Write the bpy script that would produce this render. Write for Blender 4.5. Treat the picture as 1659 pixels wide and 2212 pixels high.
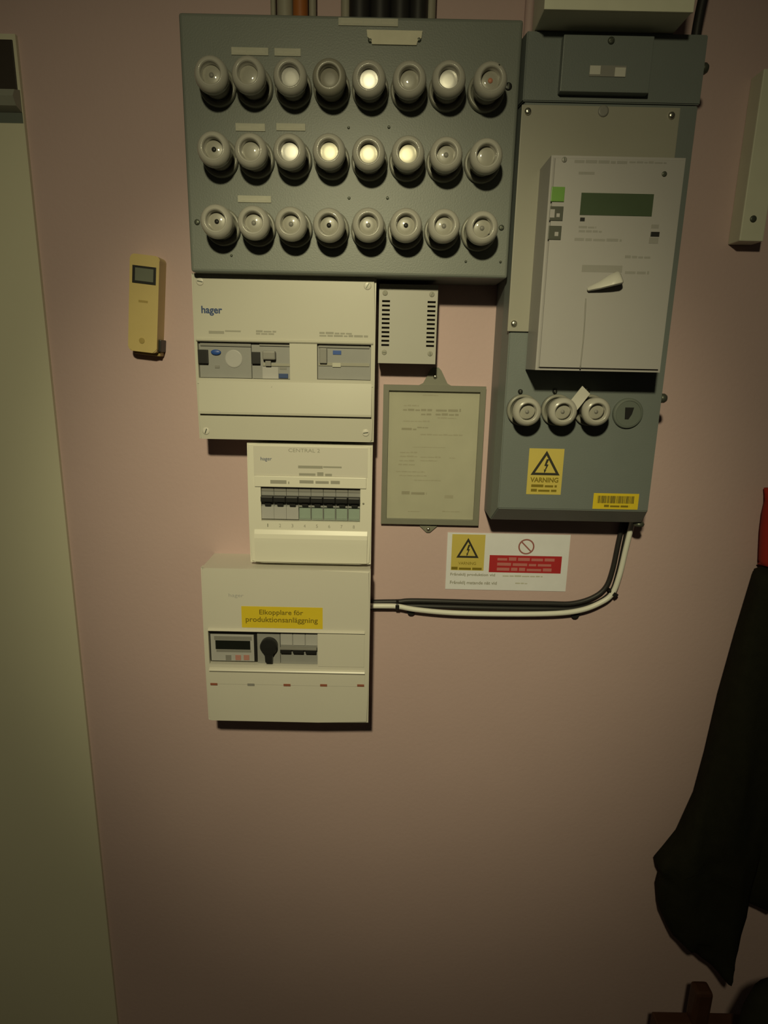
import bpy, bmesh, math, random
from mathutils import Vector, Matrix
random.seed(7)
for o in list(bpy.data.objects): bpy.data.objects.remove(o)
scene = bpy.context.scene
C = scene.collection

# ------------------------------------------------------------------ camera
FPX, IW, IH = 1350.0, 1659.0, 2212.0
CAM_D, CAM_Z = 0.95, 1.60            # distance to the wall (wall plane is y = 0), eye height
PITCH, ROLL, YAW = map(math.radians, (13.69, -1.205, 0.04))
def cam_axes():
    c, s = math.cos, math.sin
    f = Vector((s(YAW)*c(PITCH), c(YAW)*c(PITCH), -s(PITCH)))
    rt = Vector((c(YAW), -s(YAW), 0)); dn = f.cross(rt)
    return c(ROLL)*rt + s(ROLL)*dn, -s(ROLL)*rt + c(ROLL)*dn, f
RT, DN, FW = cam_axes()
cd = bpy.data.cameras.new('camera'); cam = bpy.data.objects.new('camera', cd); C.objects.link(cam)
cd.sensor_fit = 'HORIZONTAL'; cd.sensor_width = 36.0; cd.lens = 36.0*FPX/IW; cd.clip_start = 0.01
m3 = Matrix((RT, -DN, -FW)).transposed()
cam.matrix_world = Matrix.Translation((0, -CAM_D, CAM_Z)) @ m3.to_4x4()
scene.camera = cam

# ------------------------------------------------------------------ light
w = bpy.data.worlds.new('room_dusk'); scene.world = w; w.use_nodes = True
bg = w.node_tree.nodes['Background']; bg.inputs[0].default_value = (1.0, 0.85, 0.6, 1); bg.inputs[1].default_value = 0.012
TL = Vector((-0.12, -1.35, CAM_Z + 0.56))                    # a torch behind and above the camera: hot centre plus wide spill
LCOL = (1.0, 0.905, 0.53)
for nm, en, half, aim in (('torch_beam', 40.0, 23, (0.0, 0, CAM_Z-0.29)), ('torch_spill', 23.6, 53, (-0.06, 0, CAM_Z-0.58))):
    ld = bpy.data.lights.new(nm, 'SPOT'); torch = bpy.data.objects.new(nm, ld); C.objects.link(torch)
    ld.energy = en; ld.color = LCOL; ld.spot_size = math.radians(2*half); ld.spot_blend = 1.0; ld.shadow_soft_size = 0.04
    torch.location = TL; torch.rotation_euler = (Vector(aim) - TL).to_track_quat('-Z', 'Y').to_euler()
vs = scene.view_settings
scene.display_settings.display_device = 'sRGB'
vs.view_transform = 'Standard'; vs.look = 'None'; vs.exposure = 0.0; vs.gamma = 1.0; vs.use_curve_mapping = False

# ------------------------------------------------------------------ measuring: a point of the wall's world at a given depth in front of the wall
def at(px, py, depth=0.0):
    r = RT*((px - IW/2)/FPX) + DN*((py - IH/2)/FPX) + FW
    t = (CAM_D - depth)/r.y
    return r.x*t, CAM_Z + r.z*t
def rect(l, r, t, b, depth):           # each side given by one measured point -> upright rectangle x0,x1,z0,z1
    return at(*l, depth)[0], at(*r, depth)[0], at(*b, depth)[1], at(*t, depth)[1]
def prect(x0, y0, x1, y1, depth):
    mx, my = (x0+x1)/2, (y0+y1)/2
    return rect((x0, my), (x1, my), (mx, y0), (mx, y1), depth)

# ------------------------------------------------------------------ materials
MATS = {}
def mat(name, col, rough=0.5, metal=0.0, var=0.06, scale=40, bump=0.0, bscale=300, spec=0.4, coat=0.0):
    m = bpy.data.materials.new(name); m.use_nodes = True; nt = m.node_tree; N = nt.nodes; L = nt.links
    b = N['Principled BSDF']
    b.inputs['Roughness'].default_value = rough; b.inputs['Metallic'].default_value = metal
    b.inputs['Specular IOR Level'].default_value = spec; b.inputs['Coat Weight'].default_value = coat
    tc = N.new('ShaderNodeTexCoord'); nz = N.new('ShaderNodeTexNoise'); nz.inputs['Scale'].default_value = scale; nz.inputs['Detail'].default_value = 4
    L.new(tc.outputs['Object'], nz.inputs['Vector'])
    mx = N.new('ShaderNodeMix'); mx.data_type = 'RGBA'
    mx.inputs[6].default_value = (*[c*(1-var) for c in col], 1); mx.inputs[7].default_value = (*[min(1, c*(1+var)) for c in col], 1)
    L.new(nz.outputs['Fac'], mx.inputs[0]); L.new(mx.outputs[2], b.inputs['Base Color'])
    if bump:
        n2 = N.new('ShaderNodeTexNoise'); n2.inputs['Scale'].default_value = bscale; n2.inputs['Detail'].default_value = 3
        L.new(tc.outputs['Object'], n2.inputs['Vector'])
        bp = N.new('ShaderNodeBump'); bp.inputs['Strength'].default_value = bump; bp.inputs['Distance'].default_value = 0.001
        L.new(n2.outputs['Fac'], bp.inputs['Height']); L.new(bp.outputs[0], b.inputs['Normal'])
    MATS[name] = m
    return m
mat('pink_paint', (0.56, 0.41, 0.41), 0.62, var=0.05, scale=6, bump=0.25, bscale=160, spec=0.3)
mat('door_paint', (0.66, 0.635, 0.50), 0.45, var=0.03, scale=5)
mat('grey_rail', (0.30, 0.31, 0.27), 0.5)
mat('dark_brown', (0.035, 0.026, 0.02), 0.6)
mat('green_grey', (0.182, 0.20, 0.186), 0.42, var=0.05, scale=25, bump=0.15, bscale=500)
mat('green_grey_dark', (0.13, 0.15, 0.135), 0.45, var=0.05, scale=25)
mat('plate_grey', (0.32, 0.31, 0.265), 0.4, var=0.05, scale=14)
mat('meter_grey', (0.365, 0.352, 0.355), 0.42, var=0.02, scale=30)
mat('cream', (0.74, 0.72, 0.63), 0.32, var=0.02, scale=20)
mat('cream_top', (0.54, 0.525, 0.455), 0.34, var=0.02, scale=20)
mat('cabinet_green', (0.165, 0.187, 0.185), 0.42, var=0.05, scale=25, bump=0.15, bscale=500)
mat('cream_low', (0.64, 0.615, 0.55), 0.34, var=0.02, scale=20)
mat('white_box', (0.43, 0.42, 0.38), 0.4, var=0.02, scale=20)
mat('trunk_white', (0.66, 0.66, 0.54), 0.45)
mat('ivory', (0.60, 0.47, 0.20), 0.38, var=0.06, scale=30)
mat('ivory_dark', (0.40, 0.30, 0.10), 0.4)
mat('module_grey', (0.285, 0.285, 0.28), 0.4)
mat('module_light', (0.42, 0.415, 0.41), 0.4)
mat('mid_grey', (0.24, 0.235, 0.22), 0.4)
mat('soft_print', (0.33, 0.32, 0.27), 0.6)
mat('faint_print', (0.50, 0.49, 0.41), 0.6)
mat('meter_print', (0.27, 0.262, 0.25), 0.6)
mat('paper_faint', (0.355, 0.34, 0.255), 0.7)
mat('paper_print', (0.30, 0.285, 0.21), 0.7)
mat('black_plastic', (0.018, 0.018, 0.018), 0.38)
mat('black_rubber', (0.022, 0.021, 0.021), 0.5)
mat('white_cable', (0.72, 0.72, 0.66), 0.4)
mat('lcd', (0.06, 0.085, 0.05), 0.25, var=0.1)
mat('lcd_grey', (0.16, 0.175, 0.14), 0.3)
mat('lcd_black', (0.012, 0.014, 0.012), 0.25)
mat('button_green', (0.13, 0.28, 0.05), 0.4)
mat('button_dark', (0.07, 0.075, 0.06), 0.4)
mat('blue', (0.03, 0.085, 0.33), 0.4)
mat('logo_blue', (0.03, 0.06, 0.17), 0.5)
mat('red', (0.42, 0.025, 0.03), 0.5)
mat('pale_red', (0.46, 0.22, 0.19), 0.5)
mat('rust_red', (0.30, 0.10, 0.06), 0.6)
mat('yellow', (0.58, 0.47, 0.11), 0.45)
mat('strong_yellow', (0.70, 0.53, 0.03), 0.45)
mat('ink', (0.03, 0.028, 0.02), 0.6)
mat('yellow_ink', (0.20, 0.15, 0.01), 0.6)
mat('sticker_white', (0.74, 0.745, 0.80), 0.45)
mat('red_line', (0.33, 0.13, 0.12), 0.5)
mat('red_print', (0.50, 0.17, 0.16), 0.5)
mat('paper', (0.42, 0.41, 0.32), 0.7, var=0.09, scale=30)
mat('frame_grey', (0.20, 0.20, 0.16), 0.45)
mat('porcelain', (0.41, 0.40, 0.365), 0.22, var=0.05, scale=60, coat=0.3)
mat('porcelain_dull', (0.26, 0.25, 0.21), 0.4)
mat('collar_grey', (0.25, 0.25, 0.215), 0.3)
mat('fuse_end', (0.33, 0.32, 0.28), 0.35)
mat('fuse_end_dull', (0.20, 0.19, 0.16), 0.4)
mat('bright_metal', (0.95, 0.94, 0.90), 0.5, metal=1.0, var=0.02)
mat('pale_metal', (0.62, 0.60, 0.50), 0.5, metal=1.0, var=0.02)
mat('soft_metal', (0.36, 0.355, 0.345), 0.55, metal=1.0, var=0.04)
mat('mid_metal', (0.60, 0.59, 0.565), 0.5, metal=1.0, var=0.04)
mat('glint_red', (0.55, 0.22, 0.14), 0.4)
mat('screw_metal', (0.70, 0.68, 0.60), 0.3, metal=1.0)
mat('dark_metal', (0.10, 0.11, 0.09), 0.4, metal=0.5)
mat('label_strip', (0.46, 0.455, 0.38), 0.55, var=0.12, scale=120)
mat('label_paper', (0.66, 0.63, 0.50), 0.6, var=0.10, scale=90)
mat('smear_white', (0.55, 0.54, 0.50), 0.5)
mat('floor_lino', (0.20, 0.17, 0.13), 0.5, var=0.15, scale=8)
mat('coat_cloth', (0.016, 0.016, 0.010), 0.9, var=0.25, scale=60, bump=0.4, bscale=400, spec=0.1)
mat('red_cloth', (0.36, 0.02, 0.012), 0.8)
mat('orange_cloth', (0.45, 0.13, 0.02), 0.8)
mat('red_wood', (0.06, 0.024, 0.013), 0.5, var=0.3, scale=20)
mat('orange_cable', (0.36, 0.12, 0.03), 0.5)
mat('grey_cable', (0.34, 0.32, 0.26), 0.5)
mat('seal_white', (0.55, 0.54, 0.50), 0.35)
def glass(name, tint=(1, 1, 1), ior=1.45, rough=0.06):
    m = bpy.data.materials.new(name); m.use_nodes = True; nt = m.node_tree; N = nt.nodes; L = nt.links
    N.remove(N['Principled BSDF'])
    tr = N.new('ShaderNodeBsdfTransparent'); tr.inputs[0].default_value = (*tint, 1)
    gl = N.new('ShaderNodeBsdfGlossy'); gl.inputs['Roughness'].default_value = rough
    fr = N.new('ShaderNodeFresnel'); fr.inputs[0].default_value = ior
    mx = N.new('ShaderNodeMixShader'); L.new(fr.outputs[0], mx.inputs[0]); L.new(tr.outputs[0], mx.inputs[1]); L.new(gl.outputs[0], mx.inputs[2])
    L.new(mx.outputs[0], N['Material Output'].inputs[0]); MATS[name] = m
glass('clear_glass'); glass('green_glass', (0.93, 0.985, 0.95), 1.5, 0.15)

# ------------------------------------------------------------------ builders
WL = {}                                  # world position of every object's origin
def link(o, parent, loc):
    C.objects.link(o); WL[o.name] = Vector(loc)
    if parent is not None:
        o.parent = parent; o.location = Vector(loc) - WL[parent.name]
    else: o.location = loc
    return o
def tag(o, label, cat, group=None):
    o['label'] = label; o['category'] = cat
    if group: o['group'] = group
    return o
def thing(name, loc, label, cat, group=None):
    o = bpy.data.objects.new(name, None); o.empty_display_size = 0.02
    return tag(link(o, None, loc), label, cat, group)
def obj(name, bm, material, parent=None, smooth=False, label=None, base=False):
    bmesh.ops.recalc_face_normals(bm, faces=bm.faces)
    lo = Vector([min(v.co[i] for v in bm.verts) for i in range(3)]); hi = Vector([max(v.co[i] for v in bm.verts) for i in range(3)])
    c = (lo + hi)/2
    if parent is None: c.z = lo.z
    for v in bm.verts: v.co -= c
    me = bpy.data.meshes.new(name); bm.to_mesh(me); bm.free(); me.materials.append(MATS[material])
    if smooth:
        for p in me.polygons: p.use_smooth = True
    o = bpy.data.objects.new(name, me); link(o, parent, c)
    if label: o['label'] = label
    return o
def struct(o, label=None):
    o['kind'] = 'structure'
    if label: o['label'] = label
    return o
def quad_box(bm, x0, x1, y0, y1, z0, z1):
    vs_ = [bm.verts.new((x, y, z)) for x in (x0, x1) for y in (y0, y1) for z in (z0, z1)]
    for f in ((0,1,3,2), (4,6,7,5), (0,4,5,1), (2,3,7,6), (0,2,6,4), (1,5,7,3)): bm.faces.new([vs_[i] for i in f])
    return vs_
def box_bm(r, d0, d1, bev=0.0, seg=2):   # r = x0,x1,z0,z1 ; from depth d0 (back) to d1 (front)
    bm = bmesh.new(); quad_box(bm, r[0], r[1], -d1, -d0, r[2], r[3])
    if bev: bmesh.ops.bevel(bm, geom=list(bm.edges), offset=bev, segments=seg, affect='EDGES', profile=0.6)
    return bm
def box(name, r, d0, d1, material, parent=None, bev=0.0, seg=2, label=None):
    return obj(name, box_bm(r, d0, d1, bev, seg), material, parent, label=label)
def holes_bm(r, holes, d0, d1):          # a plate with real rectangular openings
    bm = bmesh.new(); x0, x1, z0, z1 = r
    xs = sorted({x0, x1, *[h[0] for h in holes], *[h[1] for h in holes]}); zs = sorted({z0, z1, *[h[2] for h in holes], *[h[3] for h in holes]})
    V = {}
    def v(i, j, k):
        if (i, j, k) not in V: V[i, j, k] = bm.verts.new((xs[i], -d1 if k else -d0, zs[j]))
        return V[i, j, k]
    def solid(i, j):
        if i < 0 or j < 0 or i >= len(xs)-1 or j >= len(zs)-1: return False
        cx, cz = (xs[i]+xs[i+1])/2, (zs[j]+zs[j+1])/2
        return not any(h[0] < cx < h[1] and h[2] < cz < h[3] for h in holes)
    for i in range(len(xs)-1):
        for j in range(len(zs)-1):
            if not solid(i, j): continue
            bm.faces.new([v(i,j,1), v(i+1,j,1), v(i+1,j+1,1), v(i,j+1,1)]); bm.faces.new([v(i,j,0), v(i,j+1,0), v(i+1,j+1,0), v(i+1,j,0)])
            if not solid(i-1, j): bm.faces.new([v(i,j,0), v(i,j,1), v(i,j+1,1), v(i,j+1,0)])
            if not solid(i+1, j): bm.faces.new([v(i+1,j,0), v(i+1,j+1,0), v(i+1,j+1,1), v(i+1,j,1)])
            if not solid(i, j-1): bm.faces.new([v(i,j,0), v(i+1,j,0), v(i+1,j,1), v(i,j,1)])
            if not solid(i, j+1): bm.faces.new([v(i,j+1,0), v(i,j+1,1), v(i+1,j+1,1), v(i+1,j+1,0)])
    return bm
def lathe_bm(prof, c, n=32, axis='y', bm=None):   # prof: (radius, distance) along -y (out of the wall), x or z
    bm = bm or bmesh.new(); rings = []
    for r, d in prof:
        ring = []
        if r < 1e-6: rings.append([bm.verts.new({'y': (c[0], c[1]-d, c[2]), 'x': (c[0]+d, c[1], c[2]), 'z': (c[0], c[1], c[2]+d)}[axis])]); continue
        for k in range(n):
            a = 2*math.pi*k/n; u, t = r*math.cos(a), r*math.sin(a)
            ring.append(bm.verts.new({'y': (c[0]+u, c[1]-d, c[2]+t), 'x': (c[0]+d, c[1]+u, c[2]+t), 'z': (c[0]+u, c[1]+t, c[2]+d)}[axis]))
        rings.append(ring)
    for a, b in zip(rings, rings[1:]):
        for k in range(n):
            if len(a) == 1 and len(b) == 1: continue
            if len(a) == 1: bm.faces.new([a[0], b[k], b[(k+1) % n]])
            elif len(b) == 1: bm.faces.new([a[k], a[(k+1) % n], b[0]])
            else: bm.faces.new([a[k], a[(k+1) % n], b[(k+1) % n], b[k]])
    return bm
def spline(pts, per=8):
    P = [Vector(p) for p in pts]; P = [P[0]*2-P[1]] + P + [P[-1]*2-P[-2]]; out = []
    for i in range(1, len(P)-2):
        for k in range(per):
            t = k/per; a, b, c, d = P[i-1], P[i], P[i+1], P[i+2]
            out.append(0.5*((2*b)+(c-a)*t+(2*a-5*b+4*c-d)*t*t+(3*b-a-3*c+d)*t**3))
    return out + [P[-2]]
def tube_bm(pts, r, n=12, bm=None):
    bm = bm or bmesh.new(); rings = []; up = None
    rr = r if callable(r) else (lambda t: r)
    for i, p in enumerate(pts):
        t = (pts[min(i+1, len(pts)-1)] - pts[max(i-1, 0)]).normalized()
        if up is None: up = t.orthogonal().normalized()
        up = (up - t*up.dot(t)).normalized(); s = t.cross(up); q = rr(i/(len(pts)-1))
        rings.append([bm.verts.new(p + up*q*math.cos(2*math.pi*k/n) + s*q*math.sin(2*math.pi*k/n)) for k in range(n)])
    for a, b in zip(rings, rings[1:]):
        for k in range(n): bm.faces.new([a[k], a[(k+1) % n], b[(k+1) % n], b[k]])
    bm.faces.new(rings[0]); bm.faces.new(rings[-1][::-1])
    return bm
def poly_bm(pts, d0, d1, bm=None):       # prism from an outline of (x,z)
    bm = bm or bmesh.new()
    a = [bm.verts.new((x, -d1, z)) for x, z in pts]; b = [bm.verts.new((x, -d0, z)) for x, z in pts]
    bm.faces.new(a); bm.faces.new(b[::-1])
    for i in range(len(pts)):
        j = (i+1) % len(pts); bm.faces.new([a[i], b[i], b[j], a[j]])
    return bm
def text(s, r, depth, material, parent, name='lettering', fit='w', label=None, rot=0.0, shear=0.0, bold=0.0):
    cu = bpy.data.curves.new('lettering_curve', 'FONT'); cu.body = s; cu.align_x = 'CENTER'; cu.size = 1.0; cu.extrude = 0.002; cu.offset = bold; cu.resolution_u = 3
    t = bpy.data.objects.new('lettering_curve', cu); C.objects.link(t); bpy.context.view_layer.update()
    me = bpy.data.meshes.new_from_object(t.evaluated_get(bpy.context.evaluated_depsgraph_get()))
    bpy.data.objects.remove(t); bpy.data.curves.remove(cu)
    bm = bmesh.new(); bm.from_mesh(me); bpy.data.meshes.remove(me)
    x0 = min(v.co.x for v in bm.verts); x1 = max(v.co.x for v in bm.verts); y0 = min(v.co.y for v in bm.verts); y1 = max(v.co.y for v in bm.verts)
    sx, sz = (r[1]-r[0])/(x1-x0), (r[3]-r[2])/(y1-y0); cx, cz = (r[0]+r[1])/2, (r[2]+r[3])/2
    for v in bm.verts:
        u, q = (v.co.x-(x0+x1)/2)*sx, (v.co.y-(y0+y1)/2)*sz
        v.co = (cx + u*math.cos(rot)+q*math.sin(rot), -depth - (0.00015 if v.co.z > 0 else 0.0), cz + q*math.cos(rot)-u*math.sin(rot))
    return obj(name, bm, material, parent, label=label)
def print_lines(rows, depth, material, parent, name='faded_print', seed=1, px=True, cut=True):
    rd = random.Random(seed); bm = bmesh.new()          # rows of unreadable small print: short word strokes
    for x0, y0, x1, y1 in rows:
        r = prect(x0, y0, x1, y1, depth) if px else (x0, x1, y0, y1)
        x = r[0]; h = r[3]-r[2]
        while x < r[1]-1e-4:
            wd = min(r[1]-x, h*rd.uniform(1.6, 4.5)) if cut else r[1]-x
            k = rd.uniform(0.6, 1.0)*h
            quad_box(bm, x, x+wd, -depth-0.00012, -depth, r[2], r[2]+k); x += wd + h*0.45
    return obj(name, bm, material, parent)
def screw(px, py, depth, rad, parent, material='screw_metal', name='screw', h=0.0022, xz=None):
    x, z = xz or at(px, py, depth)
    bm = lathe_bm([(rad, 0), (rad, h*0.45), (rad*0.75, h*0.85), (rad*0.3, h), (0, h)], (x, -depth, z), 16)
    o = obj(name, bm, material, parent, smooth=True)
    b2 = bmesh.new(); quad_box(b2, x-rad*0.7, x+rad*0.7, -depth-h-0.0002, -depth-h*0.8, z-rad*0.12, z+rad*0.12)
    bmesh.ops.rotate(b2, verts=b2.verts, cent=(x, -depth, z), matrix=Matrix.Rotation(random.uniform(0, 3), 3, 'Y'))
    obj('slot', b2, 'dark_metal', o)
    return o
def ctr(r, d): return ((r[0]+r[1])/2, -d, r[2])

# ------------------------------------------------------------------ the room
PAN_D, CAB_D, MET_D = 0.084, 0.088, 0.152
def slab(name, x0, x1, y0, y1, z0, z1, m):
    bm = bmesh.new(); quad_box(bm, x0, x1, y0, y1, z0, z1); return obj(name, bm, m)
struct(slab('wall_back', -2.2, 2.2, 0.0, 0.12, -0.02, 2.75, 'pink_paint'), 'dusty pink painted wall carrying the electrical equipment')
struct(slab('floor', -2.2, 2.2, -2.4, 0.0, -0.05, 0.0, 'floor_lino'), 'dark brown floor')
DX = at(120, 920, 0.006)[0]; DTOP = at(30, 266, 0.006)[1]
door = struct(obj('door_1', holes_bm((DX-0.95, DX, 0.0, at(20, 84, 0.004)[1]+0.005), [], 0.0, 0.006), 'door_paint'), 'pale greenish white door at the left of the pink wall')
rr = rect((-600, 220), (52, 220), (20, 190), (20, 240), 0.012); rr = (rr[0], DX-0.001, rr[2], rr[3])
bmr = bmesh.new(); prof = [(0.006, 0), (0.02, 0.15), (0.026, 0.5), (0.02, 0.85), (0.006, 1)]
a_ = [bmr.verts.new((rr[0], -d, rr[2]+(rr[3]-rr[2])*t)) for d, t in prof]; b_ = [bmr.verts.new((rr[1], -d, rr[2]+(rr[3]-rr[2])*t)) for d, t in prof]
for i in range(len(prof)-1): bmr.faces.new([a_[i], b_[i], b_[i+1], a_[i+1]])
bmr.faces.new(b_[::-1]); bmr.faces.new(a_)
obj('lintel_rail', bmr, 'grey_rail', door, label='rounded grey rail above the door')
box('painted_shadow_gap', (rr[0], DX-0.001, DTOP, rr[2]), 0.004, 0.0064, 'green_grey_dark', door)  # dark strip painted in as the shade under the rail
box('transom_panel', (rr[0], DX-0.004, rr[3], at(20, 86, 0.006)[1]), 0.004, 0.0075, 'dark_brown', door, bev=0.001, label='dark brown panel above the rail')

# pink pipe beside the panel, cables and conduits that run up behind the panel
def riser(name, px, py0, wpx, d, m, label, cat, group=None, top=2.6, px_top=None, py_low=60):
    x, z = at(px, py0, d); rad = wpx*0.00035
    xt = x + ((px_top-px)*0.0007 if px_top else 0)
    pts = spline([(x, -d, at(px, py_low, d)[1]), (x, -d, z), (x+(xt-x)*0.4, -d, z+0.25), (xt, -d, top)], 6)
    return tag(obj(name, tube_bm(pts, rad, 14), m, smooth=True), label, cat, group)
riser('pipe', 1143, 40, 18, 0.012, 'pink_paint', 'pink painted pipe running up the wall right of the fuse panel', 'pipe', py_low=110)
riser('conduit', 747, 10, 18, 0.02, 'grey_cable', 'pale conduit left of the black cables above the fuse panel', 'conduit', py_low=70)
riser('conduit', 931, 10, 18, 0.02, 'grey_cable', 'pale conduit right of the black cables above the fuse panel', 'conduit', py_low=70)
riser('cable', 649, 5, 28, 0.022, 'orange_cable', 'orange brown cable rising behind the fuse panel top', 'cable', py_low=70)
riser('cable', 590, 5, 10, 0.012, 'grey_cable', 'thin pale cable left of the orange cable above the fuse panel', 'cable', py_low=70)
riser('cable', 616, 5, 30, 0.016, 'grey_cable', 'thick pale cable touching the orange cable above the fuse panel', 'cable', py_low=70)
riser('cable', 675, 5, 14, 0.012, 'grey_cable', 'thin pale cable right of the orange cable above the fuse panel', 'cable', py_low=70)
for px, wd, nm in ((778, 40, 'leftmost'), (822, 40, 'second'), (865, 38, 'third'), (904, 34, 'rightmost')):
    riser('cable', px, 5, wd, 0.03, 'black_rubber', nm + ' of four thick black cables above the fuse panel' if nm in ('leftmost', 'rightmost') else nm + ' from the left of four thick black cables above the fuse panel', 'cable', 'thick black cables above the fuse panel', py_low=70)

# ------------------------------------------------------------------ fuse panel
PR = (at(398.5, 306, PAN_D)[0], at(1114, 318, PAN_D)[0], at(740, 594, PAN_D)[1], at(740, 33, PAN_D)[1])
pan = thing('fuse_panel', ctr(PR, 0), 'wide grey green metal fuse panel holding three rows of screw fuses', 'fuse panel')
box('housing', PR, 0.0, PAN_D, 'green_grey', pan, bev=0.004, seg=3)
for i, (x0, y0, x1, y1) in enumerate(((500, 103, 580, 120), (593, 105, 650, 122), (509, 267, 573, 284), (597, 267, 660, 283), (514, 423, 586, 438), (731, 40, 860, 57))):
    s = box('label_strip', prect(x0, y0, x1, y1, PAN_D), PAN_D, PAN_D+0.0012, 'label_strip', pan, bev=0.0004, label='faded paper label strip')
    print_lines([(x0+6, y0+5, x1-6, y1-5)], PAN_D+0.0012, 'faint_print', s, 'faded_print', i)
hr = prect(792, 67, 912, 98, PAN_D)
hx, hz = (hr[0]+hr[1])/2, (hr[2]+hr[3])/2; hw, hh = (hr[1]-hr[0])/2, (hr[3]-hr[2])/2
holder = obj('label_holder', poly_bm([(hx-hw, hz+hh), (hx+hw, hz+hh), (hx+hw*0.97, hz), (hx+hw*0.84, hz-hh*0.4), (hx+hw*0.8, hz-hh), (hx-hw*0.8, hz-hh), (hx-hw*0.84, hz-hh*0.4), (hx-hw*0.97, hz)], PAN_D, PAN_D+0.002), 'label_paper', pan, label='worn pale label plate on two screws')
screw(800, 88, PAN_D, 0.0028, holder, 'dark_metal'); screw(905, 86, PAN_D, 0.0028, holder, 'dark_metal')
for px, py, rd, mt in ((426, 480, 0.0035, 'dark_metal'), (1083, 492, 0.0035, 'dark_metal'), (1098, 187, 0.0045, 'black_plastic'), (753, 276, 0.0016, 'dark_metal'), (840, 275, 0.0018, 'dark_metal'), (754, 428, 0.0018, 'dark_metal'), (837, 428, 0.0018, 'dark_metal'), (500, 552, 0.0016, 'dark_metal'), (1006, 565, 0.0016, 'dark_metal'), (1081, 566, 0.0016, 'dark_metal')):
    screw(px, py, PAN_D, rd, pan, mt, 'rivet', 0.0016)

# ------------------------------------------------------------------ screw fuses: collar, porcelain cap, window, glass, indicator
FH = 0.043
def mk(name, bm, m, smooth=True):
    bmesh.ops.recalc_face_normals(bm, faces=bm.faces)
    me = bpy.data.meshes.new(name); bm.to_mesh(me); bm.free(); me.materials.append(MATS[m])
    for p in me.polygons: p.use_smooth = smooth
    return me
O3 = (0, 0, 0); k = 0.001
collar_p = [(0, 0), (22.5*k, 0), (22.5*k, 6*k), (21.8*k, 7.4*k), (20.5*k, 8*k), (18.2*k, 8*k), (18*k, 5*k), (0, 5*k)]
cap_p = [(0, 6*k), (15.8*k, 6*k), (16*k, 12*k), (17*k, 20*k), (18.6*k, 26*k), (19.8*k, 31*k), (20*k, 34*k), (19.4*k, 37.5*k), (17.8*k, 40.5*k), (15.2*k, 42.4*k), (13*k, 42.8*k), (12*k, 42.2*k), (11.5*k, 41*k), (11.2*k, 32*k), (0, 32*k)]
M_collar = mk('collar', lathe_bm(collar_p, O3, 40), 'collar_grey')
M_cap = mk('cap', lathe_bm(cap_p, O3, 40), 'porcelain'); M_cap_dull = mk('cap_dull', lathe_bm(cap_p, O3, 40), 'porcelain_dull')
disc_p = [(11.1*k, 32*k), (11.1*k, 34.2*k), (10.2*k, 34.6*k), (5*k, 35*k), (0, 35.1*k)]
M_disc = {n: mk('window', lathe_bm([(0, 32*k)]+disc_p, O3, 32), m) for n, m in (('plain', 'fuse_end'), ('dull', 'fuse_end_dull'), ('bright', 'bright_metal'), ('pale', 'pale_metal'), ('soft', 'soft_metal'), ('mid', 'mid_metal'))}
lens_p = [(11.2*k, 36.5*k), (10*k, 37.1*k), (7*k, 37.8*k), (3.5*k, 38.2*k), (0, 38.3*k)]
M_lens = mk('glass_lens', lathe_bm(lens_p, O3, 32), 'clear_glass')
dot_p = [(0, 34.5*k), (2.8*k, 34.5*k), (2.8*k, 35.6*k), (0, 35.8*k)]
M_dot = {n: mk('indicator', lathe_bm(dot_p, O3, 20), m) for n, m in (('black', 'black_plastic'), ('dark', 'mid_grey'), ('red', 'glint_red'))}
M_ring = mk('bead', lathe_bm([(12.2*k, 42.2*k), (12.9*k, 43*k), (13.8*k, 43.1*k), (14.8*k, 42.3*k)], O3, 36), 'porcelain')
chip_bm = bmesh.new(); bmesh.ops.create_icosphere(chip_bm, subdivisions=2, radius=2.3*k)
M_chip = mk('chip_mark', chip_bm, 'black_plastic')
def fuse(x, z, d, kind, label, group, tilt=(0, 0), mark=None):
    f = thing('screw_fuse', (x, -d, z), label, 'fuse', group)
    f.rotation_euler = (tilt[0], 0, tilt[1])
    def part(n, me, par=f, loc=O3):
        o = bpy.data.objects.new(n, me); C.objects.link(o); o.parent = par; o.location = loc; return o
    part('collar', M_collar); cap = part('cap', M_cap_dull if kind == 'dull' else M_cap)
    part('bead', M_ring, cap)
    base = {'bright': 'bright', 'pale': 'pale', 'dull': 'dull', 'soft': 'soft', 'mid': 'mid'}.get(kind, 'plain')
    wn = part('window', M_disc[base])
    if kind in ('dot', 'dotglass'): part('indicator', M_dot['dark'], wn)
    if kind == 'blackdot': part('indicator', M_dot['black'], wn)
    if kind == 'red': part('indicator', M_dot['red'], wn)  # the reddish glint is coloured in as a red dot
    if kind not in ('bright', 'pale', 'dull', 'soft', 'mid'): part('glass_lens', M_lens)
    if mark: part('chip_mark', M_chip, cap, (mark[0], -(FH-0.003), mark[1]))
    return f
cols = [[(454,159),(457,321),(466,477)], [(537,160),(538,322),(546,478)], [(625,160),(625,322),(627,480)], [(712,162),(710,324),(711,484)], [(799,165),(796,329),(794,484)], [(886,166),(881,331),(877,488)], [(972,169),(964,332),(960,488)], [(1060,171),(1050,335),(1043,489)]]
FD = PAN_D + FH - 0.002
X_ = [sum(at(*p, FD)[0] for p in c)/3 for c in cols]
Z_ = [sum(at(*c[r], FD)[1] for c in cols)/8 for r in range(3)]
kinds = [['dot', 'glass', 'soft', 'dull', 'bright', 'glass', 'mid', 'red'],
         ['blackdot', 'glass', 'mid', 'pale', 'pale', 'pale', 'dotglass', 'glass'],
         ['blackdot', 'dotglass', 'dot', 'blackdot', 'dotglass', 'blackdot', 'dot', 'dotglass']]
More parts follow.
